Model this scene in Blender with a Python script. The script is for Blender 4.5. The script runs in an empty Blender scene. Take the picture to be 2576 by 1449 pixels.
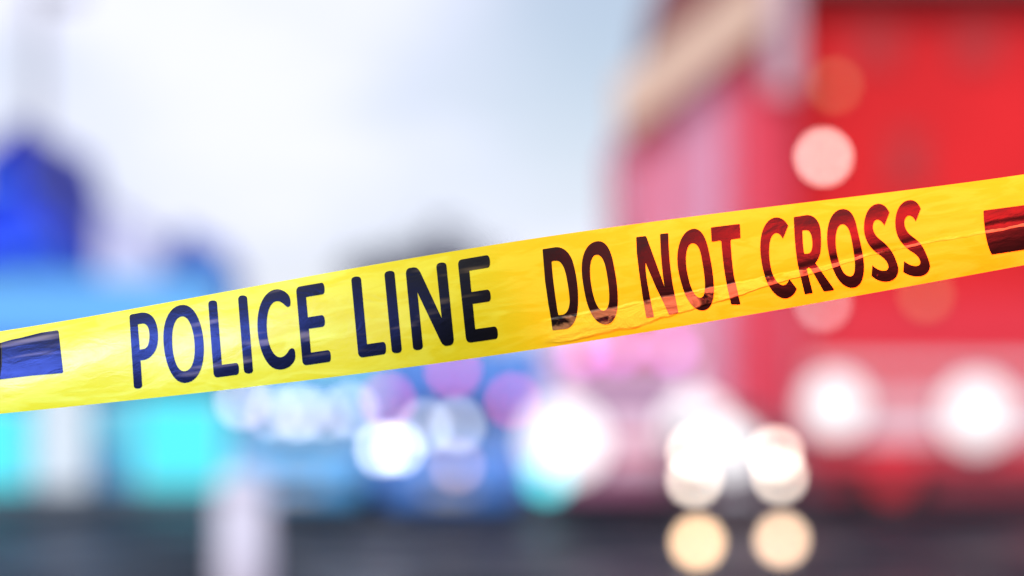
import bpy, bmesh, math, random
from mathutils import Vector, Matrix
random.seed(7)
C = bpy.context.scene.collection
R = math.radians

# ------------------------------------------------------------------ camera
CAM_Z = 1.6
FOCUS = 1.74
K = 85.0 / 36.0 * 2576          # pixels (2576 wide) per unit slope
K4 = 85.0 / 36.0 * 4096
cam = bpy.data.cameras.new("camera"); camo = bpy.data.objects.new("camera", cam); C.objects.link(camo)
camo.location = (0, 0, CAM_Z); camo.rotation_euler = (R(90), 0, 0)
cam.lens = 85; cam.sensor_width = 36
cam.shift_y = (1000 - 724.5) / 2576
cam.clip_start = 0.05; cam.clip_end = 3000
cam.dof.use_dof = True; cam.dof.focus_distance = FOCUS; cam.dof.aperture_fstop = 1.95
bpy.context.scene.camera = camo

def at(px, py, Y):
    """a point Y metres down the street, from its place in a 2576-wide picture"""
    return Vector(((px - 1288) / K * Y, Y, CAM_Z - (py - 1000) / K * Y))

# ------------------------------------------------------------------ world
SUN_EL, SUN_AZ = R(42), R(200)     # azimuth clockwise from +Y (behind the camera, a little left)
w = bpy.data.worlds.new("World"); bpy.context.scene.world = w; w.use_nodes = True
nt = w.node_tree; nt.nodes.clear()
out = nt.nodes.new('ShaderNodeOutputWorld'); bg = nt.nodes.new('ShaderNodeBackground')
sky = nt.nodes.new('ShaderNodeTexSky'); sky.sky_type = 'NISHITA'; sky.sun_disc = False
sky.sun_elevation = SUN_EL; sky.sun_rotation = SUN_AZ
tc = nt.nodes.new('ShaderNodeTexCoord'); mp = nt.nodes.new('ShaderNodeMapping')
mp.inputs['Scale'].default_value = (9, 9, 22); mp.inputs['Location'].default_value = (1.3, 0.4, 2.1)
nz = nt.nodes.new('ShaderNodeTexNoise'); nz.inputs['Scale'].default_value = 1.0; nz.inputs['Detail'].default_value = 4
rp = nt.nodes.new('ShaderNodeValToRGB'); rp.color_ramp.elements[0].position = .36; rp.color_ramp.elements[1].position = .56
rp.color_ramp.elements[0].color = (.66, .66, .66, 1)
mx = nt.nodes.new('ShaderNodeMix'); mx.data_type = 'RGBA'
mx.inputs['B'].default_value = (9.7, 9.9, 11.8, 1)
bg.inputs['Strength'].default_value = 0.1
L = nt.links.new
L(tc.outputs['Generated'], mp.inputs['Vector']); L(mp.outputs[0], nz.inputs['Vector']); L(nz.outputs['Fac'], rp.inputs[0])
vd = nt.nodes.new('ShaderNodeVectorMath'); vd.operation = 'DISTANCE'      # a thinner gap in the cloud
g_ = at(1560, 40, 1) - Vector((0, 0, CAM_Z)); vd.inputs[1].default_value = tuple(g_.normalized())
mr = nt.nodes.new('ShaderNodeMapRange'); mr.interpolation_type = 'SMOOTHSTEP'
mr.inputs['From Min'].default_value = .0; mr.inputs['From Max'].default_value = .12; mr.inputs['To Min'].default_value = .42; mr.inputs['To Max'].default_value = 1
ml = nt.nodes.new('ShaderNodeMath'); ml.operation = 'MULTIPLY'
L(tc.outputs['Generated'], vd.inputs[0]); L(vd.outputs['Value'], mr.inputs['Value']); L(rp.outputs['Color'], ml.inputs[0]); L(mr.outputs[0], ml.inputs[1])
L(ml.outputs[0], mx.inputs['Factor']); L(sky.outputs[0], mx.inputs['A']); L(mx.outputs['Result'], bg.inputs['Color']); L(bg.outputs[0], out.inputs[0])

# ------------------------------------------------------------------ sun
sl = bpy.data.lights.new("sun", 'SUN'); so = bpy.data.objects.new("sun", sl); C.objects.link(so)
sl.energy = 2.4; sl.angle = R(12); sl.color = (1, .96, .9)
sd = Vector((math.sin(SUN_AZ) * math.cos(SUN_EL), math.cos(SUN_AZ) * math.cos(SUN_EL), math.sin(SUN_EL)))
so.rotation_euler = sd.to_track_quat('Z', 'Y').to_euler()
vs = bpy.context.scene.view_settings
bpy.context.scene.display_settings.display_device = 'sRGB'
vs.view_transform = 'Standard'; vs.look = 'None'; vs.exposure = 0.0; vs.gamma = 1; vs.use_curve_mapping = False
cy = bpy.context.scene.cycles
cy.use_adaptive_sampling = False; cy.use_denoising = True; cy.max_bounces = 5
cy.sample_clamp_direct = 0; cy.sample_clamp_indirect = 3; cy.caustics_reflective = False; cy.caustics_refractive = False

# ------------------------------------------------------------------ helpers

def mat(name, col, rough=.6, spec=.4, metal=0, noise=.12, scale=3, bump=0, emit=None, est=0):
    m = bpy.data.materials.new(name); m.use_nodes = True
    n = m.node_tree; b = n.nodes['Principled BSDF']
    b.inputs['Roughness'].default_value = rough; b.inputs['Metallic'].default_value = metal
    b.inputs['Specular IOR Level'].default_value = spec
    t = n.nodes.new('ShaderNodeTexCoord'); z = n.nodes.new('ShaderNodeTexNoise')
    z.inputs['Scale'].default_value = scale; z.inputs['Detail'].default_value = 5
    n.links.new(t.outputs['Object'], z.inputs['Vector'])
    x = n.nodes.new('ShaderNodeMix'); x.data_type = 'RGBA'
    x.inputs['A'].default_value = tuple(c * (1 - noise) for c in col) + (1,)
    x.inputs['B'].default_value = tuple(min(1, c * (1 + noise)) for c in col) + (1,)
    n.links.new(z.outputs['Fac'], x.inputs['Factor']); n.links.new(x.outputs['Result'], b.inputs['Base Color'])
    if bump:
        bp = n.nodes.new('ShaderNodeBump'); bp.inputs['Strength'].default_value = bump; bp.inputs['Distance'].default_value = .02
        n.links.new(z.outputs['Fac'], bp.inputs['Height']); n.links.new(bp.outputs[0], b.inputs['Normal'])
    if emit:
        b.inputs['Emission Color'].default_value = tuple(emit) + (1,); b.inputs['Emission Strength'].default_value = est
    return m

def lamp_mat(name, col, st): return mat(name, (.04, .04, .04), .3, emit=col, est=st)

def obj(name, bm, m, parent=None, smooth=False):
    me = bpy.data.meshes.new(name)
    bmesh.ops.recalc_face_normals(bm, faces=bm.faces[:])
    bm.to_mesh(me); bm.free(); me.materials.append(m)
    if smooth:
        for p in me.polygons: p.use_smooth = True
    o = bpy.data.objects.new(name, me); C.objects.link(o)
    if parent: o.parent = parent
    return o

def thing(name, label, cat, loc=(0, 0, 0), rz=0, group=None):
    o = bpy.data.objects.new(name, None); C.objects.link(o); o.location = loc; o.rotation_euler.z = rz
    o.empty_display_size = .1
    o['label'] = label; o['category'] = cat
    if group: o['group'] = group
    return o
def tag(o, label, cat, group=None):
    o['label'] = label; o['category'] = cat
    if group: o['group'] = group
    return o
def struct(o): o['kind'] = 'structure'; return o

def box(bm, x0, x1, y0, y1, z0, z1, bev=0):
    v = [bm.verts.new((x, y, z)) for x in (x0, x1) for y in (y0, y1) for z in (z0, z1)]
    f = [bm.faces.new([v[i] for i in q]) for q in ((0,1,3,2),(4,6,7,5),(0,4,5,1),(2,3,7,6),(0,2,6,4),(1,5,7,3))]
    if bev:
        e = list({e for q in f for e in q.edges})
        bmesh.ops.bevel(bm, geom=e, offset=bev, segments=2, affect='EDGES')
def BX(*a, **k):
    bm = bmesh.new(); box(bm, *a, **k); return bm
def cyl(bm, c, r, h, axis='Z', seg=24, r2=None):
    m = Matrix.Translation(c)
    if axis == 'Y': m = m @ Matrix.Rotation(R(90), 4, 'X')
    if axis == 'X': m = m @ Matrix.Rotation(R(90), 4, 'Y')
    bmesh.ops.create_cone(bm, cap_ends=True, segments=seg, radius1=r, radius2=r if r2 is None else r2, depth=h, matrix=m)
def CY(*a, **k):
    bm = bmesh.new(); cyl(bm, *a, **k); return bm
def prism(bm, pts, y0, y1):
    """polygon of (x, z) points given a thickness along y"""
    a = [bm.verts.new((x, y0, z)) for x, z in pts]; b = [bm.verts.new((x, y1, z)) for x, z in pts]
    bm.faces.new(a); bm.faces.new(b[::-1])
    for i in range(len(pts)):
        j = (i + 1) % len(pts); bm.faces.new((a[i], b[i], b[j], a[j]))
def PR(*a):
    bm = bmesh.new(); prism(bm, *a); return bm

def dome(bm, c, r, depth, seg=24):
    """shallow round lens bulging towards -y"""
    rings = []
    for k in range(5):
        t = k / 4 * R(80); rr = r * math.cos(t) ; yy = -depth * math.sin(t)
        rings.append([bm.verts.new((c[0] + rr * math.cos(a), c[1] + yy, c[2] + rr * math.sin(a))) for a in [2 * math.pi * i / seg for i in range(seg)]])
    for A, B in zip(rings, rings[1:]):
        for i in range(seg): bm.faces.new((A[i], A[(i+1) % seg], B[(i+1) % seg], B[i]))
    bm.faces.new(rings[-1]); bm.faces.new(rings[0][::-1])

M = dict(
 black=mat('black_rubber', (.02,.02,.022), .8), glass=mat('dark_glass', (.02,.03,.04), .08, .5, noise=0),
 chrome=mat('chrome', (.6,.6,.62), .25, metal=1), white=mat('white_paint', (.75,.77,.82), .35),
 blue=mat('blue_paint', (.02,.09,.5), .4), red=mat('red_paint', (.72,.02,.03), .4),
 grey=mat('grey_metal', (.35,.36,.4), .5),
)
def lamp(parent, x, z, r, m, y, ring=M['chrome'], name='headlight'):
    """a round lamp: housing ring with its own glowing lens"""
    bm = bmesh.new(); cyl(bm, (x, y + .03, z), r * 1.12, .06, 'Y')
    h = obj(name, bm, ring, parent)
    bm = bmesh.new(); dome(bm, (x, y - .002, z), r, r * .25)
    obj('lens', bm, m, h, True)
    return h

def wheel(parent, x, y, z=.33, r=.33, w=.22, axis='X'):
    o = obj('wheel', CY((x, y, z), r, w, axis), M['black'], parent)
    obj('rim', CY((x, y, z), r * .6, w + .02, axis), M['chrome'], o)

def car(name, label, cat, loc, rz, paint, W=1.8, H=1.45, Ln=4.6, hood=.95, belt=.95, stripe=None):
    """sedan, hatchback or off-roader facing -y"""
    t = thing(name, label, cat, loc, rz)
    hw = W / 2
    bm = bmesh.new()
    secs = [(0, .86, .30, .72), (.12, .95, .24, .84), (1.0, 1, .2, hood), (1.35, 1, .2, belt + .02), (Ln-.9, 1, .2, belt + .03), (Ln-.15, .96, .24, belt), (Ln, .88, .32, belt - .15)]
    rings = []
    for y, s, z0, z1 in secs:
        a = hw * s
        prof = [(-a*.9, z0), (-a, z0+.12), (-a, (z0+z1)/2), (-a*.96, z1-.06), (-a*.86, z1), (a*.86, z1), (a*.96, z1-.06), (a, (z0+z1)/2), (a, z0+.12), (a*.9, z0)]
        rings.append([bm.verts.new((x, y, z)) for x, z in prof])
    n = len(rings[0])
    for A, B in zip(rings, rings[1:]):
        for i in range(n): bm.faces.new((A[i], A[(i+1) % n], B[(i+1) % n], B[i]))
    bm.faces.new(rings[0]); bm.faces.new(rings[-1][::-1])
    obj('body', bm, paint, t, True)
    bm = bmesh.new()                                  # glasshouse
    r2 = []
    for y, s, z0, z1 in [(1.25, .84, belt, belt+.02), (2.0, .74, belt, H-.05), (2.4, .74, belt, H-.04), (Ln-1.2, .74, belt, H-.05), (Ln-.35, .8, belt, belt+.05)]:
        a = hw * s; r2.append([bm.verts.new(p) for p in ((-hw*.88, y, z0), (-a, y, z1), (a, y, z1), (hw*.88, y, z0))])
    for A, B in zip(r2, r2[1:]):
        for i in range(4): bm.faces.new((A[i], A[(i+1) % 4], B[(i+1) % 4], B[i]))
    bm.faces.new(r2[0]); bm.faces.new(r2[-1][::-1])
    obj('windows', bm, M['glass'], t)
    obj('roof', BX(-hw*.76, hw*.76, 1.95, Ln-1.15, H-.05, H, bev=.02), paint, t)
    obj('bumper', BX(-hw*.9, hw*.9, -.08, .1, .26, .5, bev=.03), paint, t)
    obj('grille', BX(-hw*.45, hw*.45, -.03, .04, .55, .7), M['black'], t)
    obj('number_plate', BX(-.26, .26, -.1, -.083, .35, .46), M['white'], t)
    for s in (-1, 1):
        obj('mirror', BX(s*hw*1.0 - .1, s*hw*1.0 + .1, 1.45, 1.6, belt, belt + .14, bev=.03), paint, t)
        wheel(t, s*(hw-.12), .9); wheel(t, s*(hw-.12), Ln-.9)
    if stripe:
        for s in (-1, 1): obj('stripe', BX(s*hw - .004 if s > 0 else -hw-.004, s*hw+.004 if s > 0 else -hw+.004, 1.1, Ln-.8, .55, .8), stripe, t)
    return t

# ------------------------------------------------------------------ ground
bm = bmesh.new(); box(bm, -300, 300, -60, 900, -.5, 0)
m_road = mat('wet_asphalt', (.007,.011,.020), .6, .05, noise=.6, scale=.35, bump=.08)
n_ = m_road.node_tree; b_ = n_.nodes['Principled BSDF']; z_ = n_.nodes.new('ShaderNodeTexNoise'); z_.inputs['Scale'].default_value = .55; z_.inputs['Detail'].default_value = 3
q_ = n_.nodes.new('ShaderNodeMapRange'); q_.inputs['From Min'].default_value = .4; q_.inputs['From Max'].default_value = .6; q_.inputs['To Min'].default_value = .3; q_.inputs['To Max'].default_value = .85
t_ = n_.nodes.new('ShaderNodeTexCoord'); n_.links.new(t_.outputs['Object'], z_.inputs['Vector']); n_.links.new(z_.outputs['Fac'], q_.inputs['Value']); n_.links.new(q_.outputs[0], b_.inputs['Roughness'])   # wet and drier patches
struct(obj('road', bm, m_road))
bm = bmesh.new(); box(bm, -60, 60, 37.4, 120, -.2, .13)
struct(obj('pavement', bm, mat('paving', (.12,.13,.16), .8, noise=.25, scale=1.2)))

# ------------------------------------------------------------------ red building, right
YB = 45.0
def bx(px0, px1, py0, py1, y0, y1, Y=YB):
    a = at(px0, py1, Y); b = at(px1, py0, Y)
    return BX(a.x, b.x, y0, y1, a.z, b.z)
m_wall = mat('red_wall', (.70,.016,.02), .6, .2, noise=.5, scale=.28)
m_rib = mat('pink_cladding', (.86,.36,.52), .5, .2, noise=.25, scale=2)
m_ribd = mat('red_cladding', (.74,.06,.10), .5, .2, noise=.25, scale=2)
m_tan = mat('tan_trim', (.74,.53,.40), .6, .2, noise=.15)
m_brown = mat('brown_wall', (.22,.08,.08), .7, .2)
m_lil = mat('lilac_render', (.62,.45,.52), .6, .2)
rb = thing('red_building', 'tall bright red building filling the upper right behind the tape', 'building', (at(2200,1000,YB).x, YB, .13))
def sub(o, root):        # keep world place, parent to root
    o.parent = root; o.matrix_parent_inverse = Matrix.Translation(root.location).inverted(); return o
x0 = at(1985,0,YB).x; x1 = at(3100,0,YB).x
sub(obj('wall', BX(x0, x1, YB, YB+12, .13, 9.2), m_wall), rb)
sub(obj('roof', BX(x0-.3, x1+.3, YB-.7, YB+12.3, 9.202, 10.2), m_brown), rb)
for i, (a, b, c, d) in enumerate(((2150,2260,60,170),(2400,2510,60,170),(2230,2330,330,480),(2640,2740,60,170),(2640,2740,330,480))):
    f = sub(obj('window', bx(a,b,c,d, YB-.05, YB+.1), mat('red_frame', (.55,.015,.02), .5)), rb)
    p = bx(a+12,b-12,c+12,d-12, YB-.07, YB-.04); q = obj('pane', p, mat('reddish_pane', (.5,.02,.02), .15, .5)); q.parent = f; 
sub(obj('door', BX(x0+3, x0+4.1, YB-.05, YB+.1, .135, 2.3), M['red']), rb)
# wing with a gable, ribbed cladding and tan bargeboard
wg = thing('gabled_wing', 'pink ribbed front with a sloping tan gable board, left edge of the red building', 'building', (at(1760,1000,YB).x, YB-1.5, .13))
a = at(1572,300,YB); b = at(1984,0,YB)
sub(obj('wall', PR([(a.x,.135),(b.x-.05,.135),(b.x-.05,b.z+1.2),(a.x,a.z)], YB-1.0, YB+8), m_ribd), wg)
bm = bmesh.new(); n = 11
for i in range(n):
    px = 1590 + i * 25; X = at(px,0,YB).x; ztop = a.z + (X - a.x) / (b.x - a.x) * (b.z + 1.2 - a.z) - .45
    wdt = (.05,.09,.06,.02,.04,.10,.11,.11,.09,.04,.02)[i]
    box(bm, X - wdt, X + wdt, YB-1.07, YB-1.004, .2, ztop - (.3 if i % 2 else 0) - .5)
sub(obj('cladding', bm, m_rib), wg)
sub(obj('pillar', bx(1915,1984,-60,250, YB-1.25, YB-1.08), m_lil), wg)
g0 = at(1545,265,YB); g1 = at(1905,20,YB)
bm = bmesh.new(); t = .55
prism(bm, [(g0.x, g0.z-t),(g0.x+.15, g0.z-t*1.3),(g1.x, g1.z-t),(g1.x, g1.z+t),(g0.x+.5, g0.z+t*1.1),(g0.x, g0.z+t*.5)], YB-1.6, YB-1.1)
sub(obj('gable_board', bm, m_tan), wg)
bm = bmesh.new(); u0 = at(1640,110,YB); u1 = at(1984,-120,YB)
prism(bm, [(u0.x,u0.z),(u0.x+.5,u0.z-.8),(u1.x,u0.z-.8),(u1.x,u1.z),(u0.x+.3,u1.z)], YB-.9, YB+8)
sub(obj('roof', bm, m_brown), wg)

m_lamp_w = lamp_mat('wall_lamp_glow', (1,.80,.72), 13)
m_lamp_o = lamp_mat('amber_glow', (1,.50,.20), 1.8)
def wall_lamp(px, py, Y, r, m, label):
    p = at(px, py, Y); t = thing('wall_lamp', label, 'lamp', p, 0, 'round lamps on the red wall')
    obj('bracket', BX(-.03, .03, .05, .35, -.03, .03), M['grey'], t)
    obj('housing', CY((0, .04, 0), r*1.1, .06, 'Y'), M['grey'], t)
    bm = bmesh.new(); dome(bm, (0,0,0), r, r*.4); obj('lens', bm, m, t, True)
wall_lamp(2072, 395, YB-.35, .12, m_lamp_w, 'bright pinkish white round lamp glowing on the red wall above the tape')
wall_lamp(2100, 215, YB-.35, .12, m_lamp_o, 'dim amber round lamp on the red wall, above the bright white one')

# ------------------------------------------------------------------ blue houses, left
m_b1 = mat('deep_blue_wall', (.02,.05,.62), .6, .2, noise=.2); m_b2 = mat('blue_wall', (.045,.15,.72), .6, .2, noise=.2)  # blue police light on the houses put into wall and roof colours
m_b15 = mat('vivid_blue_wall', (.025,.085,.78), .6, .2, noise=.2)
m_b3 = mat('light_blue_band', (.10,.32,.85), .5, .2); m_roofb = mat('dark_blue_roof', (.02,.035,.45), .6, .2)
m_pale = mat('pale_lilac_wall', (.66,.68,.86), .6, .2)
m_win = mat('window_pane', (.04,.08,.35), .15, .5)
def house(label, pxl, pxr, py_eave, px_peak, py_peak, Y, wall, roof, dep=8, bands=(), wins=()):
    L0 = at(pxl, py_eave, Y); R0 = at(pxr, py_eave, Y); P = at(px_peak, py_peak, Y)
    t = thing('gabled_house', label, 'house', (P.x, Y, .13), 0, 'houses on the left')
    sub(obj('wall', PR([(L0.x,.135),(R0.x,.135),(R0.x,R0.z),(P.x,P.z),(L0.x,L0.z)], Y, Y+dep), wall), t)
    bm = bmesh.new()
    for A in (L0, R0):
        s = 1 if A is R0 else -1
        d = Vector((A.x-P.x, 0, A.z-P.z)).normalized(); nn = Vector((-d.z*s, 0, d.x*s)); nn = nn if nn.z > 0 else -nn
        E = A + d*.06; q = [(P.x+nn.x*.01, P.z+nn.z*.01),(E.x+nn.x*.01,E.z+nn.z*.01),(E.x+nn.x*.07,E.z+nn.z*.07),(P.x, P.z+.07/max(.3,abs(nn.z)))]
        prism(bm, q, Y-.25, Y+dep+.25)
    r = sub(obj('roof', bm, roof), t)
    for b0, b1 in bands:
        sub(obj('string_course', bx(pxl, pxr, b0, b1, Y-.12, Y-.002, Y), m_b3), t)
    for c in wins:
        f = sub(obj('window', bx(c[0],c[1],c[2],c[3], Y-.06, Y-.003, Y), m_b3), t)
        obj('pane', bx(c[0]+5,c[1]-5,c[2]+5,c[3]-5, Y-.075, Y-.05, Y), m_win).parent = f
    return t
house('deep blue steep gabled house at the far left edge', -60, 66, 420, 44, 330, 46, m_b1, m_roofb, bands=((455,480),(565,590)), wins=((10,40,500,545),))
house('pale lilac house behind the blue houses, left of the bright sky', 150, 400, 600, 240, 500, 62, m_pale, m_pale, wins=())
house('vivid blue gabled house in front of the deep blue one, behind the canopy', -220, 135, 590, 30, 470, 44.9, m_b15, m_b15, dep=1, wins=((60,100,600,650),))
house('low mid blue house with a shallow gable just above the light blue canopy', -230, 215, 690, 120, 640, 43.8, m_b2, m_b2, dep=.8)
house('narrow blue house with a pointed gable, right end of the blue row', 425, 506, 660, 462, 590, 54, m_b2, m_b2, wins=((450,485,640,670),))
# lamp post behind the houses
p = at(92, 1000, 64)
t = thing('street_lamp', 'tall grey lamp post rising above the deep blue house at far left', 'street lamp', (p.x, p.y, .13))
bm = bmesh.new(); cyl(bm, (0,0,6.2), .26, 12.4, r2=.2); obj('pole', bm, M['grey'], t, True)
bm = bmesh.new(); box(bm, -.1, 1.0, -.06, .06, 12.3, 12.42); obj('arm', bm, M['grey'], t)
obj('lamp_head', BX(.3, 1.2, -.2, .2, 11.95, 12.35, bev=.05), M['grey'], t)

# ------------------------------------------------------------------ shop with light blue canopy and cyan windows
YS = 40.0
m_fas = mat('sky_blue_fascia', (.16,.50,.93), .5, .2); m_shop = mat('shop_wall', (.06,.36,.64), .6, .2); m_white2 = mat('pillar_white', (.78,.88,.98), .6, .2)
m_cy = lamp_mat('cyan_window_glow', (.06,.85,1.0), 1.1)
m_cy2 = lamp_mat('cyan_soft_glow', (.12,.60,.85), 1.0)
sx0, sx1 = at(-260,0,YS).x, at(560,0,YS).x
sh = thing('shop', 'light blue shop front with glowing cyan windows behind the left end of the tape', 'shop', ((sx0+sx1)/2, YS, .13))
sub(obj('wall', BX(sx0, sx1, YS, YS+3.5, .135, at(0,800,YS).z), m_shop), sh)
sub(obj('fascia', bx(-270,566,700,860, YS-.5, YS-.004, YS), m_fas), sh)
sub(obj('canopy', bx(-290,586,862,885, YS-.8, YS-.004, YS), m_b2), sh)
for c, mm in (((-200,75,1010,1235),m_cy),((245,335,1010,1130),m_cy2),((345,570,1000,1245),m_cy)):
    f = sub(obj('window', bx(c[0]-8,c[1]+8,c[2]-8,c[3]+4, YS-.06, YS-.004, YS), M['white']), sh)
    obj('pane', bx(*c, YS-.09, YS-.05, YS), mm).parent = f
sub(obj('pillar', bx(110,232,890,1250, YS-.5, YS-.12, YS), m_white2), sh)

# hoarding running on to the right
m_h = mat('blue_hoarding', (.15,.36,.88), .5, .2, noise=.25, scale=.4)
m_h0 = mat('hoarding_cyan_lit', (.25,.68,.95), .5, .2, noise=.2, scale=.4)  # cyan light on the first panels put into their colour
hx0, hx1 = at(600,0,YS).x, at(1560,0,YS).x
hd = thing('hoarding', 'mid blue board fence behind the patrol cars below the tape', 'fence', (hx0, YS+.3, .13))
n = 8; wdt = (hx1-hx0)/n
for i in range(n):
    sub(obj('panel', BX(hx0+i*wdt+.01, hx0+(i+1)*wdt-.01, YS+.3, YS+.36, .14, 2.55), m_h0 if i < 3 else m_h), hd)
    sub(obj('post', BX(hx0+i*wdt-.05, hx0+i*wdt+.05, YS+.2, YS+.29, .135, 2.65), M['blue']), hd)

# ------------------------------------------------------------------ dark tree in the middle distance
p = at(1085, 1000, 82); tr = thing('tree', 'dark round topped tree far off, just above the tape over the word LINE', 'tree', (p.x, p.y, .0))
bm = bmesh.new(); cyl(bm, (0,0,1.9), .28, 3.8, r2=.16)
for k in range(6):
    a = k*1.05; d = Vector((math.cos(a)*.9, math.sin(a)*.9, 1.3)); s0 = Vector((0,0,3.2))
    q = d.to_track_quat('Z','Y').to_matrix().to_4x4()
    bmesh.ops.create_cone(bm, cap_ends=True, segments=8, radius1=.1, radius2=.04, depth=1.9, matrix=Matrix.Translation(s0+d*.6)@q)
obj('trunk', bm, mat('bark', (.09,.07,.06), .9), tr, True)
bm = bmesh.new()
cl = [(random.gauss(0,1.25), random.gauss(0,1.0), 5.2+random.gauss(0,.8)) for _ in range(60)]
for c in cl:
    for _ in range(60):
        v = Vector((random.gauss(0,.32), random.gauss(0,.32), random.gauss(0,.28))) + Vector(c)
        if v.z > 7.6: continue
        d = Vector((random.random()-.5, random.random()-.5, random.random()-.5)).normalized(); e = d.orthogonal().normalized()*.09; g = d.cross(e).normalized()*.16
        bm.faces.new([bm.verts.new(v+e), bm.verts.new(v+g), bm.verts.new(v-e), bm.verts.new(v-g)])
obj('crown', bm, mat('leaves', (.05,.05,.11), .7, .2, noise=.5), tr)

# ------------------------------------------------------------------ vehicles
def X(px, Y): return (px - 1288) / K * Y
YC = 32.0
m_pc = mat('patrol_white_blue', (.14,.50,.90), .4); m_pc2 = mat('patrol_blue', (.10,.28,.75), .4)
g_white = lamp_mat('cool_white_glow', (.80,.88,1.0), 6.5)
g_white2 = lamp_mat('cool_white_bright_glow', (.86,.92,1.0), 11)
g_bar = lamp_mat('bar_lilac_glow', (.98,.80,.95), 6.5); g_bar2 = lamp_mat('bar_white_glow', (.85,.88,1.0), 6.0)
g_lilac = lamp_mat('lilac_glow', (.95,.72,1.0), 6.0)
g_pink = lamp_mat('pink_glow', (1.0,.10,.38), 6.5)
g_pale = lamp_mat('faint_glow', (1.0,.62,.62), 4.0)
g_flood = lamp_mat('flood_glow', (1.0,.96,.98), 1.75)
g_warm = lamp_mat('warm_white_glow', (1.0,.86,.72), 14.0)
g_amber = lamp_mat('road_reflection_glow', (1.0,.68,.36), 9.5)
# patrol car 1: roof light bar with five lamps
cx = X(745, YC)
A = car('patrol_car', 'pale blue patrol car with a row of white roof lights, left of the others', 'car', (cx, YC, 0), 0, m_pc, H=1.38, stripe=M['blue'])
lb = obj('light_bar', BX(-.8, .8, 2.0, 2.3, 1.385, 1.56, bev=.03), M['blue'], A)
def lens(parent, px, py, r, m, yl, X0, Y0):
    """glowing lens on a light bar, local to its vehicle"""
    p = at(px, py, Y0 + yl)
    bm = bmesh.new(); dome(bm, (p.x - X0, yl, p.z), r, r*.3); return obj('lens', bm, m, parent, True)
for px, py, r, m in ((610,1010,.1,g_bar),(685,1042,.09,g_bar2),(750,1048,.15,g_bar2),(815,1050,.09,g_bar2),(882,1034,.1,g_bar2)):
    lens(lb, px, py, r, m, 1.98, cx, YC)
for s in (-1, 1): lamp(A, s*.62, .66, .08, mat('unlit_lens', (.5,.55,.6), .1), -.02)
# patrol car 2
cx = X(1130, YC-.5)
B = car('patrol_car', 'darker blue patrol car with pink and white lamps, right of the pale one', 'car', (cx, YC-.5, 0), 0, m_pc2, W=1.88, H=1.5, hood=1.0, belt=1.02, stripe=M['white'])
lb = obj('light_bar', BX(-.9, .9, 2.0, 2.3, 1.505, 1.66, bev=.03), M['blue'], B)
lens(lb, 975, 1008, .085, g_pink, 1.98, cx, YC-.5); lens(lb, 1290, 1008, .085, g_pink, 1.98, cx, YC-.5)
bc = obj('beacon', CY((X(1140,YC+1.6)-cx, 2.15, 1.78), .09, .23), M['grey'], B)
lens(bc, 1140, 930, .09, g_pink, 2.0, cx, YC-.5)
def fl(root, px, py, r, m, Y0, yl=-.05, name='headlight', X0=None):
    p = at(px, py, Y0 + yl); return lamp(root, p.x - root.location.x, p.z, r, m, yl, name=name)
fl(B, 962, 1130, .085, g_white2, YC-.5); fl(B, 1002, 1128, .085, g_white2, YC-.5)
fl(B, 1150, 1172, .08, g_pale, YC-.5, name='fog_lamp')
fl(B, 1068, 1074, .085, g_white, YC-.5, name='warning_lamp'); fl(B, 1150, 1070, .085, g_white, YC-.5, name='warning_lamp')

# ambulance
YA = 33.0
m_amb = mat('ambulance_red_lit', (.86,.62,.72), .4); cx = X(1580, YA)  # white body, red light on it put into the base colour
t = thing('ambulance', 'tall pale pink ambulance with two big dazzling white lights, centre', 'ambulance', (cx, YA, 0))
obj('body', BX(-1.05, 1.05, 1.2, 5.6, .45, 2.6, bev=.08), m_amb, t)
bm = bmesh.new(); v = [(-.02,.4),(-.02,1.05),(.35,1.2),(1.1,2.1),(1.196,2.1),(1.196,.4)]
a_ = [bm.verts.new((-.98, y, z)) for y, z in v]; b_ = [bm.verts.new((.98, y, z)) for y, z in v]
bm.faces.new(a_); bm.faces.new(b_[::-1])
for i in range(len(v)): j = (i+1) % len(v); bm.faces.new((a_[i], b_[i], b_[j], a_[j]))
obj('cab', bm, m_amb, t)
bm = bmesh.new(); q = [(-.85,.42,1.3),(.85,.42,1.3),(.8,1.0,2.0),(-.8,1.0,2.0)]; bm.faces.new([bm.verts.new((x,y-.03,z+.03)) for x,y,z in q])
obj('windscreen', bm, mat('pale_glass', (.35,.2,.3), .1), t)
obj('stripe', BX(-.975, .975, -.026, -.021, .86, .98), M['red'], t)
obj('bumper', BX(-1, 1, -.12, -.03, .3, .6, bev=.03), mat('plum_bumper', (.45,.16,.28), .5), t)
for s in (-1,1):
    wheel(t, s*.93, .6, .36, .36); wheel(t, s*.93, 4.4, .36, .36)
lb = obj('light_bar', BX(-.95, .95, 1.0, 1.19, 2.2, 2.36, bev=.03), M['red'], t)
g_mag = lamp_mat('magenta_glow', (.80,.20,.85), 3.4)
fl(t, 1378, 1200, .2, lamp_mat('cyan_lamp_glow', (.12,.9,1.0), 2.6), YA, -.16, 'fog_lamp')
for px, py in ((1465,885),(1555,880),(1690,880)): lens(lb, px, py, .12, g_mag, .98, cx, YA)
fl(t, 1420, 1112, .52, g_flood, YA, -.1, 'floodlight'); fl(t, 1752, 1085, .46, g_flood, YA, -.1, 'floodlight')

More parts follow.
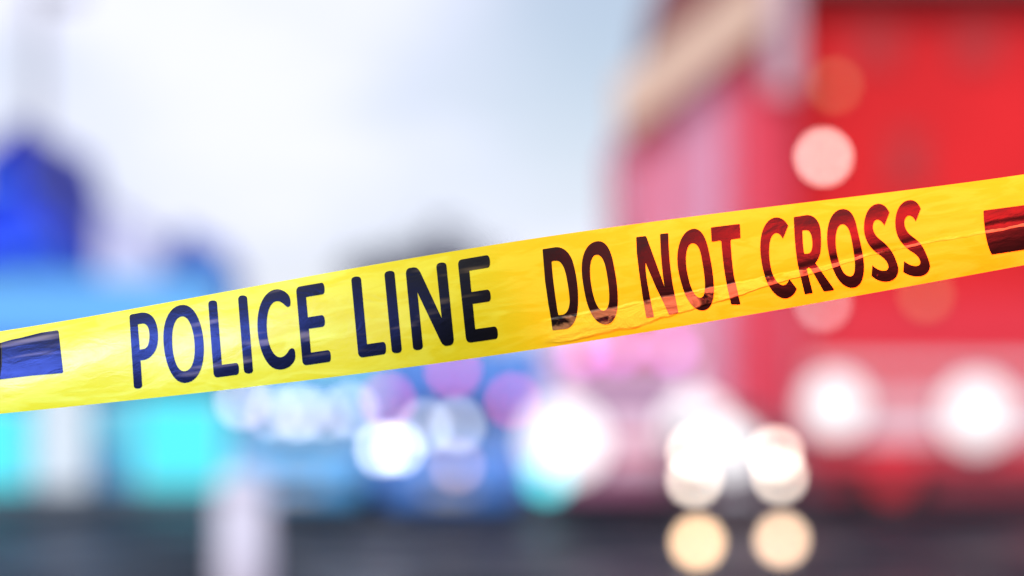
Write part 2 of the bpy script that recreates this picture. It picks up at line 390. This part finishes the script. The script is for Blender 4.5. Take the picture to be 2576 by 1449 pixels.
# small car with warm headlights, in front of ambulance
YE = 31.0; cx = X(1850, YE)
E = car('hatchback', 'small dark car with cream white headlights stacked in pairs, beneath the word CROSS', 'car', (cx, YE, 0), 0, mat('plum_paint', (.16,.08,.11), .4), W=1.65, H=1.42, Ln=3.8)
for px, py, r in ((1748,1136,.085),(1746,1206,.085),(1950,1142,.085),(1962,1198,.08)):
    fl(E, px, py, r, g_warm, YE)
fl(E, 1835, 1128, .32, g_flood, YE, -.08, 'spotlight')

# fire engine side-on
YF = 34.0; m_fr = mat('fire_red', (.80,.03,.05), .35, noise=.1); m_band = mat('pale_band', (.88,.58,.62), .4)
fx0 = X(2030, YF)
t = thing('fire_engine', 'red fire engine side-on with pale bands and white floodlights, lower right', 'fire engine', (fx0+3.5, YF+1.2, 0))
def fb(name, x0, x1, y0, y1, z0, z1, m, par=None, bev=0):
    return sub(obj(name, BX(x0, x1, y0, y1, z0, z1, bev=bev), m), t) if par is None else obj(name, BX(x0,x1,y0,y1,z0,z1,bev=bev), m, par)
fb('body', fx0, fx0+5.2, YF, YF+2.4, .62, 3.05, m_fr, bev=.05)
fb('cab', fx0+5.22, fx0+7.2, YF, YF+2.4, .5, 2.9, m_fr, bev=.1)
fb('side_window', fx0+5.6, fx0+6.8, YF-.02, YF+.1, 1.7, 2.5, M['glass'])
fb('stripe', fx0+.05, fx0+5.15, YF-.012, YF-.003, 1.0, 1.58, m_band)
fb('stripe', fx0+.05, fx0+5.15, YF-.012, YF-.003, 1.92, 2.08, m_band)
for i in range(4):
    fb('shutter', fx0+.15+i*1.25, fx0+1.25+i*1.25, YF-.006, YF+.02, 2.12, 2.8, m_fr)
fb('skirt', fx0+.1, fx0+7.1, YF+.1, YF+2.3, .30, .618, mat('maroon_skirt', (.35,.05,.07), .5))
for x in (1.2, 6.0):
    o = sub(obj('wheel', CY((fx0+x, YF+.2, .5), .5, .35, 'Y', 32), M['black']), t); obj('rim', CY((fx0+x, YF+.2, .5), .28, .37, 'Y'), m_fr, o)
    o = sub(obj('wheel', CY((fx0+x, YF+2.2, .5), .5, .35, 'Y', 32), M['black']), t)
def ff(px, py, r, m, name='floodlight'):
    p = at(px, py, YF-.15)
    h = sub(obj(name, CY((p.x, YF-.08, p.z), r*1.1, .12, 'Y'), M['chrome']), t)
    bm = bmesh.new(); dome(bm, (p.x, YF-.145, p.z), r, r*.2); obj('lens', bm, m, h, True)
g_f2 = lamp_mat('side_flood_glow', (1.0,.95,.97), 1.4); ff(2100, 1020, .42, g_f2); ff(2460, 1040, .48, g_f2)
ff(2070, 762, .1, lamp_mat('pale_marker_glow', (1,.8,.8), 4), 'marker_lamp'); ff(2330, 742, .1, m_lamp_o, 'marker_lamp')

# lamp reflections on the wet road, built as low glowing lamps
for px, py, lab, st in ((1755,1365,'warm cream lamp reflection on the dark road, built as a glowing lens, left one of the lower pair', 1.0),(1967,1358,'warm cream lamp reflection on the dark road, built as a glowing lens, right one of the lower pair', .85)):
    p = at(px, py, 21)
    t = thing('road_reflection', lab, 'lamp', (p.x, 21, 0), 0, 'lamp reflections on the road')
    obj('base', BX(-.14, .14, .02, .3, .004, .08, bev=.02), M['black'], t)
    obj('post', CY((0, .12, (p.z-.06)/2+.04), .03, p.z-.06), M['grey'], t)
    h = obj('housing', CY((0, .05, p.z), .1, .1, 'Y'), M['grey'], t)
    bm = bmesh.new(); dome(bm, (0, -.004, p.z), .085, .03)
    obj('lens', bm, lamp_mat('road_reflection_glow', (1.0,.66*(1 if st == 1 else 1.05),.38*(1 if st == 1 else 1.2)), 10.5*st), h, True)

# white post standing in for a light's reflection on the wet road
p = at(612, 1190, 14)
t = thing('reflection_post', 'pale white upright standing in for a light reflection at the lower left, left of centre', 'reflection_post', (p.x, 14, 0))
m_refl = mat('reflection_white', (.62,.60,.72), .5, noise=.08)
bm = bmesh.new(); cyl(bm, (0,0,.54), .165, 1.08, r2=.15); obj('post', bm, m_refl, t, True)
bm = bmesh.new(); bmesh.ops.create_uvsphere(bm, u_segments=24, v_segments=12, radius=.16, matrix=Matrix.Translation((0,0,1.06))@Matrix.Diagonal((1,1,.7,1))); obj('cap', bm, m_refl, t, True)
obj('base', CY((0,0,.02), .22, .04), M['grey'], t)

# ------------------------------------------------------------------ the tape
TOP = [(0,1325),(497,1240.5),(820,1182),(1100,1131),(1434.8,1068),(1821,1001.5),(2200,946),(2454,906.8),(2678,878),(2950,844),(3150,818.8),(3433,783.8),(3819.6,734),(4096,698.3)]
BOT = [(0,1654),(497,1607),(820,1569),(1100,1534.6),(1483,1485.5),(1918,1431),(2200,1391.8),(2498.6,1340.6),(2857.5,1283.6),(3150,1233),(3385,1188.7),(3771,1121),(4096,1060.7)]
def fit(pts, deg=4):
    import numpy as np
    a = np.array(pts); return list(np.polyfit((a[:,0]-2048)/2048, a[:,1], deg))
PT, PB = fit(TOP), fit(BOT)
def pv(c, x):
    t = (x-2048)/2048
    def ev(t):
        r = 0
        for k in c: r = r*t + k
        return r
    if t < -1.1: return ev(-1.1) + (t+1.1)*(ev(-1.08)-ev(-1.1))/.02
    if t > 1.1: return ev(1.1) + (t-1.1)*(ev(1.1)-ev(1.08))/.02
    return ev(t)
def smooth(a, b, x):
    t = max(0, min(1, (x-a)/(b-a))); return t*t*(3-2*t)
def tape_pt(px, py, lift=0.0):
    yt, yb = pv(PT, px), pv(PB, px); v = (py-yt)/(yb-yt)
    c = 2*v-1
    Y = FOCUS + CURL*c*c
    # crease along the lower middle, from DO to the right end
    cv = .80 - .30*smooth(2150, 4096, px)
    s = smooth(2120, 2500, px)
    Y += .0004*s*math.exp(-((v-cv)/.035)**2)
    # broad shallow wrinkles
    Y += .0007*math.sin(px*.0061+v*2.2)*math.sin(px*.0023+1+v*3)
    Y -= lift
    return Vector(((px-2048)/K4*Y, Y, CAM_Z-(py-1590)/K4*Y)), v
CURL = .0038

def tape_mat(name, ink):
    m = bpy.data.materials.new(name); m.use_nodes = True; n = m.node_tree; b = n.nodes['Principled BSDF']; N = n.nodes.new; K_ = n.links.new
    uv = N('ShaderNodeUVMap'); uv.uv_map = 'tape'
    def noise(sx, sy, det, loc=0, dist=0):
        mp = N('ShaderNodeMapping'); mp.inputs['Scale'].default_value = (sx, sy, 1); mp.inputs['Location'].default_value = (loc, loc*.7, 0)
        z = N('ShaderNodeTexNoise'); z.inputs['Scale'].default_value = 1; z.inputs['Detail'].default_value = det; z.inputs['Distortion'].default_value = dist
        K_(uv.outputs[0], mp.inputs[0]); K_(mp.outputs[0], z.inputs['Vector']); return z.outputs['Fac']
    def math_(op, a, b_=None, c=None):
        q = N('ShaderNodeMath'); q.operation = op
        for i, s in enumerate((a, b_, c)):
            if s is None: continue
            if isinstance(s, (int, float)): q.inputs[i].default_value = s
            else: K_(s, q.inputs[i])
        return q.outputs[0]
    def mr(s, a, b_, c=0, d=1):
        q = N('ShaderNodeMapRange'); q.interpolation_type = 'SMOOTHSTEP'; q.inputs['From Min'].default_value = a; q.inputs['From Max'].default_value = b_; q.inputs['To Min'].default_value = c; q.inputs['To Max'].default_value = d
        K_(s, q.inputs['Value']); return q.outputs[0]
    sp = N('ShaderNodeSeparateXYZ'); K_(uv.outputs[0], sp.inputs[0]); U, V = sp.outputs[0], sp.outputs[1]   # U 0..1 across the frame, V 0 top .. 1 bottom
    # the scuffed crease zone, film glare put into its colour: wide around DO NOT, narrowing to a line on the right
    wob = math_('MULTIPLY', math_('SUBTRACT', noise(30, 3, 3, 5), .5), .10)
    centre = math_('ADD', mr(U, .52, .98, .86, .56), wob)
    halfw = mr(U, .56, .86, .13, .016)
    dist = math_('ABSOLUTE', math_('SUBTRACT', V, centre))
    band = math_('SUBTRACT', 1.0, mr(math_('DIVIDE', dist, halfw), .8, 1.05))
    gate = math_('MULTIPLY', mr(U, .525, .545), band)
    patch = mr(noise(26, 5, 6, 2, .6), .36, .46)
    glare_wear = math_('MULTIPLY', gate, patch)
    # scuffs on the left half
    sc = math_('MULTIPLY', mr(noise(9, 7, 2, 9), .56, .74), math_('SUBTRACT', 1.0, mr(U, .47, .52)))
    x = N('ShaderNodeMix'); x.data_type = 'RGBA'
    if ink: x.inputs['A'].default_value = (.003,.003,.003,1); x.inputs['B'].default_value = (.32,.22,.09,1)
    else: x.inputs['A'].default_value = (.86,.675,.010,1); x.inputs['B'].default_value = (.95,.87,.05,1)
    fac = math_('ADD', math_('MULTIPLY', glare_wear, .85), math_('MULTIPLY', sc, .5 if ink else .5))
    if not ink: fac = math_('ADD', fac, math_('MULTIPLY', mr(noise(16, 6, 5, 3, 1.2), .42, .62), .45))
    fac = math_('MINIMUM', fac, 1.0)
    K_(fac, x.inputs['Factor']); K_(x.outputs['Result'], b.inputs['Base Color'])
    b.inputs['Roughness'].default_value = .34; b.inputs['Specular IOR Level'].default_value = .12
    K_(math_('ADD', math_('MULTIPLY', noise(40, 8, 3, 1), .08), .31), b.inputs['Roughness'])
    # film wrinkles, strongest in the creased zone
    h = math_('ADD', math_('MULTIPLY', noise(34, 7, 5, 4, .8), math_('ADD', math_('MULTIPLY', gate, .8), .14)), math_('MULTIPLY', noise(300, 60, 2, 8), .012))
    bp = N('ShaderNodeBump'); bp.inputs['Strength'].default_value = .55; bp.inputs['Distance'].default_value = .004
    K_(h, bp.inputs['Height']); K_(bp.outputs[0], b.inputs['Normal'])
    if not ink:   # thin film lets some sky light through
        tr = N('ShaderNodeBsdfTranslucent'); tr.inputs[0].default_value = (.95,.72,.015,1)
        ms = N('ShaderNodeMixShader'); ms.inputs[0].default_value = .22
        K_(b.outputs[0], ms.inputs[1]); K_(tr.outputs[0], ms.inputs[2]); K_(ms.outputs[0], n.nodes['Material Output'].inputs[0])
    return m
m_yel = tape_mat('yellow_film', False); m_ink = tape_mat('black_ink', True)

def tape_obj(name, bm, m, parent, lift):
    """bm holds flat vertices (px, py, 0); wrap them on to the tape"""
    uvl = bm.loops.layers.uv.new('tape'); co = {}
    for v in bm.verts:
        px, py = v.co.x, v.co.y; P, vv = tape_pt(px, py, lift); co[v] = (px/4096, vv); v.co = P
    for f in bm.faces:
        f.smooth = True
        for l in f.loops: l[uvl].uv = co[l.vert]
    bmesh.ops.recalc_face_normals(bm, faces=bm.faces[:])
    me = bpy.data.meshes.new(name); bm.to_mesh(me); bm.free(); me.materials.append(m)
    # face the camera
    o = bpy.data.objects.new(name, me); C.objects.link(o)
    if me.polygons[0].normal.y > 0: me.flip_normals()
    if parent: o.parent = parent; o.matrix_parent_inverse = Matrix.Translation(parent.location).inverted()
    return o
tp = thing('barrier_tape', 'yellow barrier tape reading POLICE LINE DO NOT CROSS, stretched across the street', 'barrier tape', tape_pt(2048, 1190)[0])
bm = bmesh.new(); cols = []; xs = [-6000 + i*200 for i in range(28)] + [-500 + i*10 for i in range(480)] + [4300 + i*200 for i in range(30)]
NV = 44
for x in xs:
    yt, yb = pv(PT, x), pv(PB, x); cols.append([bm.verts.new((x, yt+(yb-yt)*j/NV, 0)) for j in range(NV+1)])
for A_, B_ in zip(cols, cols[1:]):
    for j in range(NV): bm.faces.new((A_[j], B_[j], B_[j+1], A_[j+1]))
tape_obj('film', bm, m_yel, tp, 0)

ZA = (0, 1000, 2214/1100); ZB = (1000, 900, 2484/1200); ZC = (2050, 800, 2452/1100); ZD = (2950, 650, 2372/1146)
GL = [
(ZA, 'M -420 840 L 0 748 L 45 735 L 100 720 L 160 708 L 250 685 L 330 665 L 455 646 Q 470 645 472 660 L 507 978 Q 507 990 494 991 L 240 1012 L 0 1042 L -420 1105 Z', 'black_block'),
(ZA, 'M 1042 545 C 1042 525 1052 516 1075 515 L 1120 506 C 1160 498 1205 505 1235 545 C 1262 585 1272 640 1272 700 C 1272 770 1255 820 1210 860 C 1185 880 1160 887 1131 888 L 1144 1085 C 1144 1105 1130 1116 1105 1116 C 1085 1116 1078 1105 1077 1095 Z M 1109 598 L 1145 592 C 1185 588 1203 630 1203 690 C 1203 750 1190 788 1160 796 L 1125 802 Z'),
(ZA, 'M 1475 441 C 1580 441 1641 620 1641 800 C 1641 950 1590 1070 1483 1070 C 1375 1070 1315 870 1315 700 C 1315 560 1370 441 1475 441 Z M 1470 534 C 1530 534 1568 670 1568 800 C 1568 900 1540 976 1480 976 C 1420 976 1385 850 1385 715 C 1385 620 1410 534 1470 534 Z'),
(ZA, 'M 1677 440 C 1677 415 1690 406 1715 406 C 1738 406 1746 415 1747 430 L 1786 924 L 1895 909 C 1915 906 1923 925 1923 965 C 1923 990 1918 1003 1900 1005 L 1755 1025 C 1735 1027 1722 1015 1719 990 Z'),
(ZA, 'M 1917 400 C 1917 378 1930 365 1955 365 C 1978 365 1989 375 1990 395 L 2036 965 C 2036 985 2025 993 2000 994 C 1978 994 1966 985 1963 965 Z'),
(ZB, 'M 228 531 C 265 531 310 560 325 590 C 333 610 336 635 335 650 C 334 670 325 678 312 678 C 300 678 290 662 275 650 C 260 638 245 630 225 630 C 170 632 138 710 138 830 C 138 980 190 1095 248 1095 C 280 1095 303 1070 320 1040 C 330 1025 340 1020 352 1020 C 372 1022 375 1055 375 1090 C 375 1115 360 1140 335 1165 C 310 1187 275 1197 240 1197 C 130 1195 61 1010 61 820 C 61 650 130 531 228 531 Z'),
(ZB, 'M 383 550 C 383 525 395 509 420 507 L 590 478 C 612 475 618 510 617 540 C 616 562 610 572 595 574 L 464 596 L 479 764 L 590 746 C 612 744 620 770 620 805 C 619 830 612 840 597 843 L 487 859 L 504 1056 L 640 1036 C 662 1034 669 1060 669 1095 C 669 1120 664 1132 648 1134 L 470 1160 C 448 1162 435 1145 433 1125 Z'),
(ZB, 'M 839 460 C 839 438 855 426 885 426 C 908 426 919 436 920 455 L 969 987 L 1095 968 C 1118 966 1126 985 1126 1025 C 1126 1055 1120 1068 1102 1071 L 935 1095 C 912 1097 898 1080 895 1060 Z'),
(ZB, 'M 1114 420 C 1112 395 1128 380 1160 379 C 1185 379 1195 388 1197 405 L 1256 1025 C 1256 1048 1240 1060 1212 1060 C 1188 1060 1175 1050 1173 1035 Z'),
(ZB, 'M 1291 405 C 1291 370 1305 358 1325 355 L 1355 350 C 1385 348 1400 370 1415 400 L 1587 770 L 1543 350 C 1543 325 1558 311 1590 310 C 1615 310 1626 320 1627 340 L 1687 945 C 1687 975 1675 993 1655 996 L 1630 1000 C 1600 1002 1583 975 1570 945 L 1386 557 L 1431 1000 C 1431 1022 1415 1034 1385 1035 C 1362 1035 1350 1025 1349 1010 Z'),
(ZB, 'M 1723 330 C 1723 300 1735 288 1755 284 L 1955 250 C 1980 248 1987 275 1987 315 C 1986 340 1980 350 1965 353 L 1816 377 L 1833 554 L 1960 535 C 1985 532 1992 560 1993 600 C 1992 622 1985 632 1970 634 L 1844 653 L 1865 862 L 2020 840 C 2042 838 2052 865 2052 905 C 2051 930 2045 942 2028 944 L 1830 972 C 1805 974 1790 960 1786 925 Z'),
(ZC, 'M 268 445 Q 268 438 276 437 L 385 420 C 440 415 500 450 535 540 C 565 640 585 760 585 880 C 585 1000 570 1080 520 1125 C 500 1143 485 1148 460 1149 L 368 1160 Q 357 1160 355 1150 L 345 1070 L 320 930 L 290 720 Z M 349 548 C 360 541 380 540 400 542 C 440 545 465 610 480 680 C 500 780 508 860 510 900 C 508 960 490 1010 450 1022 L 413 1027 C 405 1020 400 990 390 915 C 375 820 350 620 349 548 Z'),
(ZC, 'M 765 366 C 830 366 870 430 895 540 C 920 660 940 780 939 900 C 938 1020 905 1109 825 1109 C 740 1105 680 1000 650 860 C 630 760 617 680 617 610 C 617 470 670 370 765 366 Z M 752 487 C 800 487 825 560 840 650 C 855 740 865 820 862 890 C 858 950 840 986 810 986 C 765 984 740 920 718 840 C 700 760 691 690 691 630 C 691 550 710 487 752 487 Z'),
(ZC, 'M 1103 337 Q 1103 330 1111 329 L 1182 321 Q 1192 322 1197 336 L 1357 775 L 1350 740 C 1330 600 1320 450 1316 312 Q 1316 304 1323 302 L 1380 295 Q 1388 295 1389 302 L 1391 370 C 1395 500 1410 640 1430 760 L 1478 1000 Q 1479 1008 1470 1010 L 1405 1022 Q 1397 1023 1393 1016 L 1345 910 L 1280 780 L 1186 558 C 1186 640 1195 700 1210 780 L 1240 940 L 1261 1036 Q 1262 1042 1254 1044 L 1202 1050 Q 1194 1050 1192 1042 L 1160 860 L 1130 650 L 1108 470 Z'),
(ZC, 'M 1620 255 C 1680 258 1720 320 1745 430 C 1775 560 1797 700 1796 800 C 1795 920 1760 985 1690 985 C 1610 985 1550 880 1520 790 C 1490 690 1470 620 1469 520 C 1472 370 1530 258 1620 255 Z M 1607 385 C 1650 387 1670 430 1685 510 C 1700 600 1715 680 1716 760 C 1716 830 1705 868 1675 871 C 1635 870 1605 820 1580 740 C 1560 660 1546 600 1546 520 C 1548 440 1570 385 1607 385 Z'),
(ZC, 'M 1769 252 Q 1769 244 1777 243 L 2018 213 Q 2027 213 2028 222 L 2033 330 Q 2033 340 2024 341 L 1955 350 Q 1945 353 1945 370 C 1950 480 1960 580 1975 680 L 2031 920 Q 2032 930 2022 932 L 1962 932 Q 1950 931 1947 920 L 1930 840 C 1900 720 1875 560 1862 372 Q 1859 361 1848 361 L 1787 371 Q 1776 371 1775 362 Z'),
(ZD, 'M 325 454 C 370 456 400 485 420 523 L 376 631 C 362 605 345 583 322 583 C 285 585 262 640 262 730 C 262 800 270 850 287 910 C 305 960 335 1015 378 1015 C 405 1015 420 990 429 963 L 491 1045 C 475 1090 440 1125 395 1126 C 330 1124 275 1060 240 980 C 215 920 188 800 188 700 C 188 560 240 455 325 454 Z'),
(ZD, 'M 466 458 Q 466 451 473 450 L 575 434 C 630 434 662 470 680 520 C 690 560 692 600 692 660 C 692 740 685 780 645 832 L 798 1046 Q 801 1054 791 1058 L 725 1068 Q 716 1068 711 1060 L 608 878 L 590 868 L 573 880 L 622 1072 Q 624 1080 616 1082 L 565 1090 Q 557 1090 555 1082 L 500 850 C 480 740 470 600 466 458 Z M 540 562 C 560 558 580 558 590 565 C 615 590 620 640 620 680 C 618 730 605 750 580 755 L 555 756 C 545 740 540 650 537 575 Z'),
(ZD, 'M 875 384 C 930 385 965 430 985 520 C 1010 640 1048 760 1048 870 C 1047 980 1010 1037 950 1038 C 880 1036 830 980 790 880 C 760 790 741 700 741 620 C 742 480 790 386 875 384 Z M 870 510 C 910 512 930 560 945 640 C 960 730 973 800 973 860 C 971 915 960 941 935 942 C 890 940 865 900 843 830 C 820 750 812 700 812 640 C 814 560 835 511 870 510 Z'),
(ZD, 'M 1170 341 C 1215 343 1240 375 1258 415 L 1216 522 C 1205 500 1185 472 1155 472 C 1135 474 1120 500 1120 535 C 1125 590 1160 625 1205 655 C 1245 690 1280 730 1305 790 C 1325 840 1332 860 1332 890 C 1330 950 1290 987 1225 987 C 1180 987 1140 965 1110 938 L 1117 850 C 1140 875 1175 896 1215 896 C 1240 895 1250 880 1250 860 C 1245 820 1215 790 1170 760 C 1110 720 1075 670 1060 620 C 1048 585 1047 560 1047 525 C 1050 430 1090 343 1170 341 Z'),
(ZD, 'M 1433 310 C 1475 312 1500 340 1517 382 L 1476 488 C 1465 465 1450 440 1420 438 C 1398 440 1382 465 1381 500 C 1385 560 1420 595 1465 625 C 1505 655 1535 690 1560 750 C 1580 800 1594 830 1594 860 C 1590 915 1550 943 1490 943 C 1440 943 1400 925 1372 905 L 1380 815 C 1400 835 1440 857 1475 857 C 1500 857 1514 845 1514 825 C 1510 785 1475 755 1430 730 C 1375 690 1335 640 1320 590 C 1308 550 1306 520 1306 490 C 1310 395 1350 312 1433 310 Z'),
(ZD, 'M 2036 410 Q 2035 398 2046 396 L 2372 353 L 2900 275 L 2900 630 L 2372 722 L 2115 761 Q 2106 762 2102 755 C 2070 690 2045 600 2036 410 Z', 'black_block'),
]
def path(s, z):
    tk = s.split(); i = 0; loops = []; cur = None
    def P(k): return Vector((z[0]+float(tk[k])/z[2], z[1]+float(tk[k+1])/z[2], 0))
    while i < len(tk):
        c = tk[i]
        if c == 'M': cur = [P(i+1)]; loops.append(cur); i += 3
        elif c == 'L': cur.append(P(i+1)); i += 3
        elif c == 'Q':
            a, b, d = cur[-1], P(i+1), P(i+3)
            for k in range(1, 5): t = k/4; cur.append(a*(1-t)**2+b*2*t*(1-t)+d*t*t)
            i += 5
        elif c == 'C':
            a, b, d, e = cur[-1], P(i+1), P(i+3), P(i+5)
            for k in range(1, 11): t = k/10; cur.append(a*(1-t)**3+b*3*t*(1-t)**2+d*3*t*t*(1-t)+e*t**3)
            i += 7
        else: i += 1
    return [[p for j, p in enumerate(l) if (p-l[j-1]).length > .3] for l in loops]
for g in GL:
    loops = path(g[1], g[0]); bm = bmesh.new(); eds = []
    for l in loops:
        vs_ = [bm.verts.new(p) for p in l]
        eds += [bm.edges.new((vs_[j-1], vs_[j])) for j in range(len(vs_))]
    bmesh.ops.triangle_fill(bm, use_beauty=True, edges=eds)
    xs_ = [v.co.x for v in bm.verts]; ys_ = [v.co.y for v in bm.verts]
    def cut(a, b, nrm):
        k = math.floor(a/9)*9+9
        while k < b:
            bmesh.ops.bisect_plane(bm, geom=bm.verts[:]+bm.edges[:]+bm.faces[:], plane_co=(k,k,0), plane_no=nrm); k += 9
    cut(min(xs_), max(xs_), (1,0,0)); cut(min(ys_), max(ys_), (0,1,0))
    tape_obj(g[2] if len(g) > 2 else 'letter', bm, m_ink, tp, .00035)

# ------------------------------------------------------------------ added unseen spotlights behind the photographer, red and blue, placed to tint the film
def beacon(px, py, tilt_z, dist, col, power, label, cone, name='tint_lamp'):
    P, v = tape_pt(px, py)
    a = tape_pt(px+20, py)[0]-P; b = tape_pt(px, py+12)[0]-P
    nn = a.cross(b).normalized(); nn = nn if nn.y < 0 else -nn
    vd = (P - Vector((0,0,CAM_Z))).normalized(); r = vd - 2*vd.dot(nn)*nn
    pos = P + r*dist + Vector((0,0,tilt_z))
    t = thing(name, label, 'beacon', (pos.x, pos.y, 0), 0)
    obj('mast', CY((0,0,(pos.z-.12)/2), .025, pos.z-.12), M['grey'], t)  # stand made up to carry the added spotlight
    bm = bmesh.new()
    for k in range(3):
        an = k*2.094; box(bm, -.02, .02, -.02, .5, .0, .03); bmesh.ops.rotate(bm, verts=bm.verts[-8:], cent=(0,0,0), matrix=Matrix.Rotation(an,3,'Z'))
    obj('foot', bm, M['black'], t)
    h = obj('base', CY((0,0,pos.z-.1), .09, .05), M['black'], t)
    ld = bpy.data.lights.new('tint_spot', 'SPOT'); lo = bpy.data.objects.new('tint_spot', ld); C.objects.link(lo)
    ld.energy = power; ld.color = col; ld.shadow_soft_size = .06; ld.spot_size = R(cone); ld.spot_blend = 1.0
    lo.location = (0,0,pos.z); lo.rotation_euler = (P-pos).to_track_quat('-Z','Y').to_euler(); lo.parent = t
beacon(160, 1470, 0, 3.0, (.09,.17,1.0), 1700, 'added blue lamp behind the photographer, unseen, tinting the tape', 12)
beacon(3760, 870, 0, 3.2, (1.0,.012,.012), 1900, 'added red lamp behind the photographer, unseen, tinting the tape', 11)
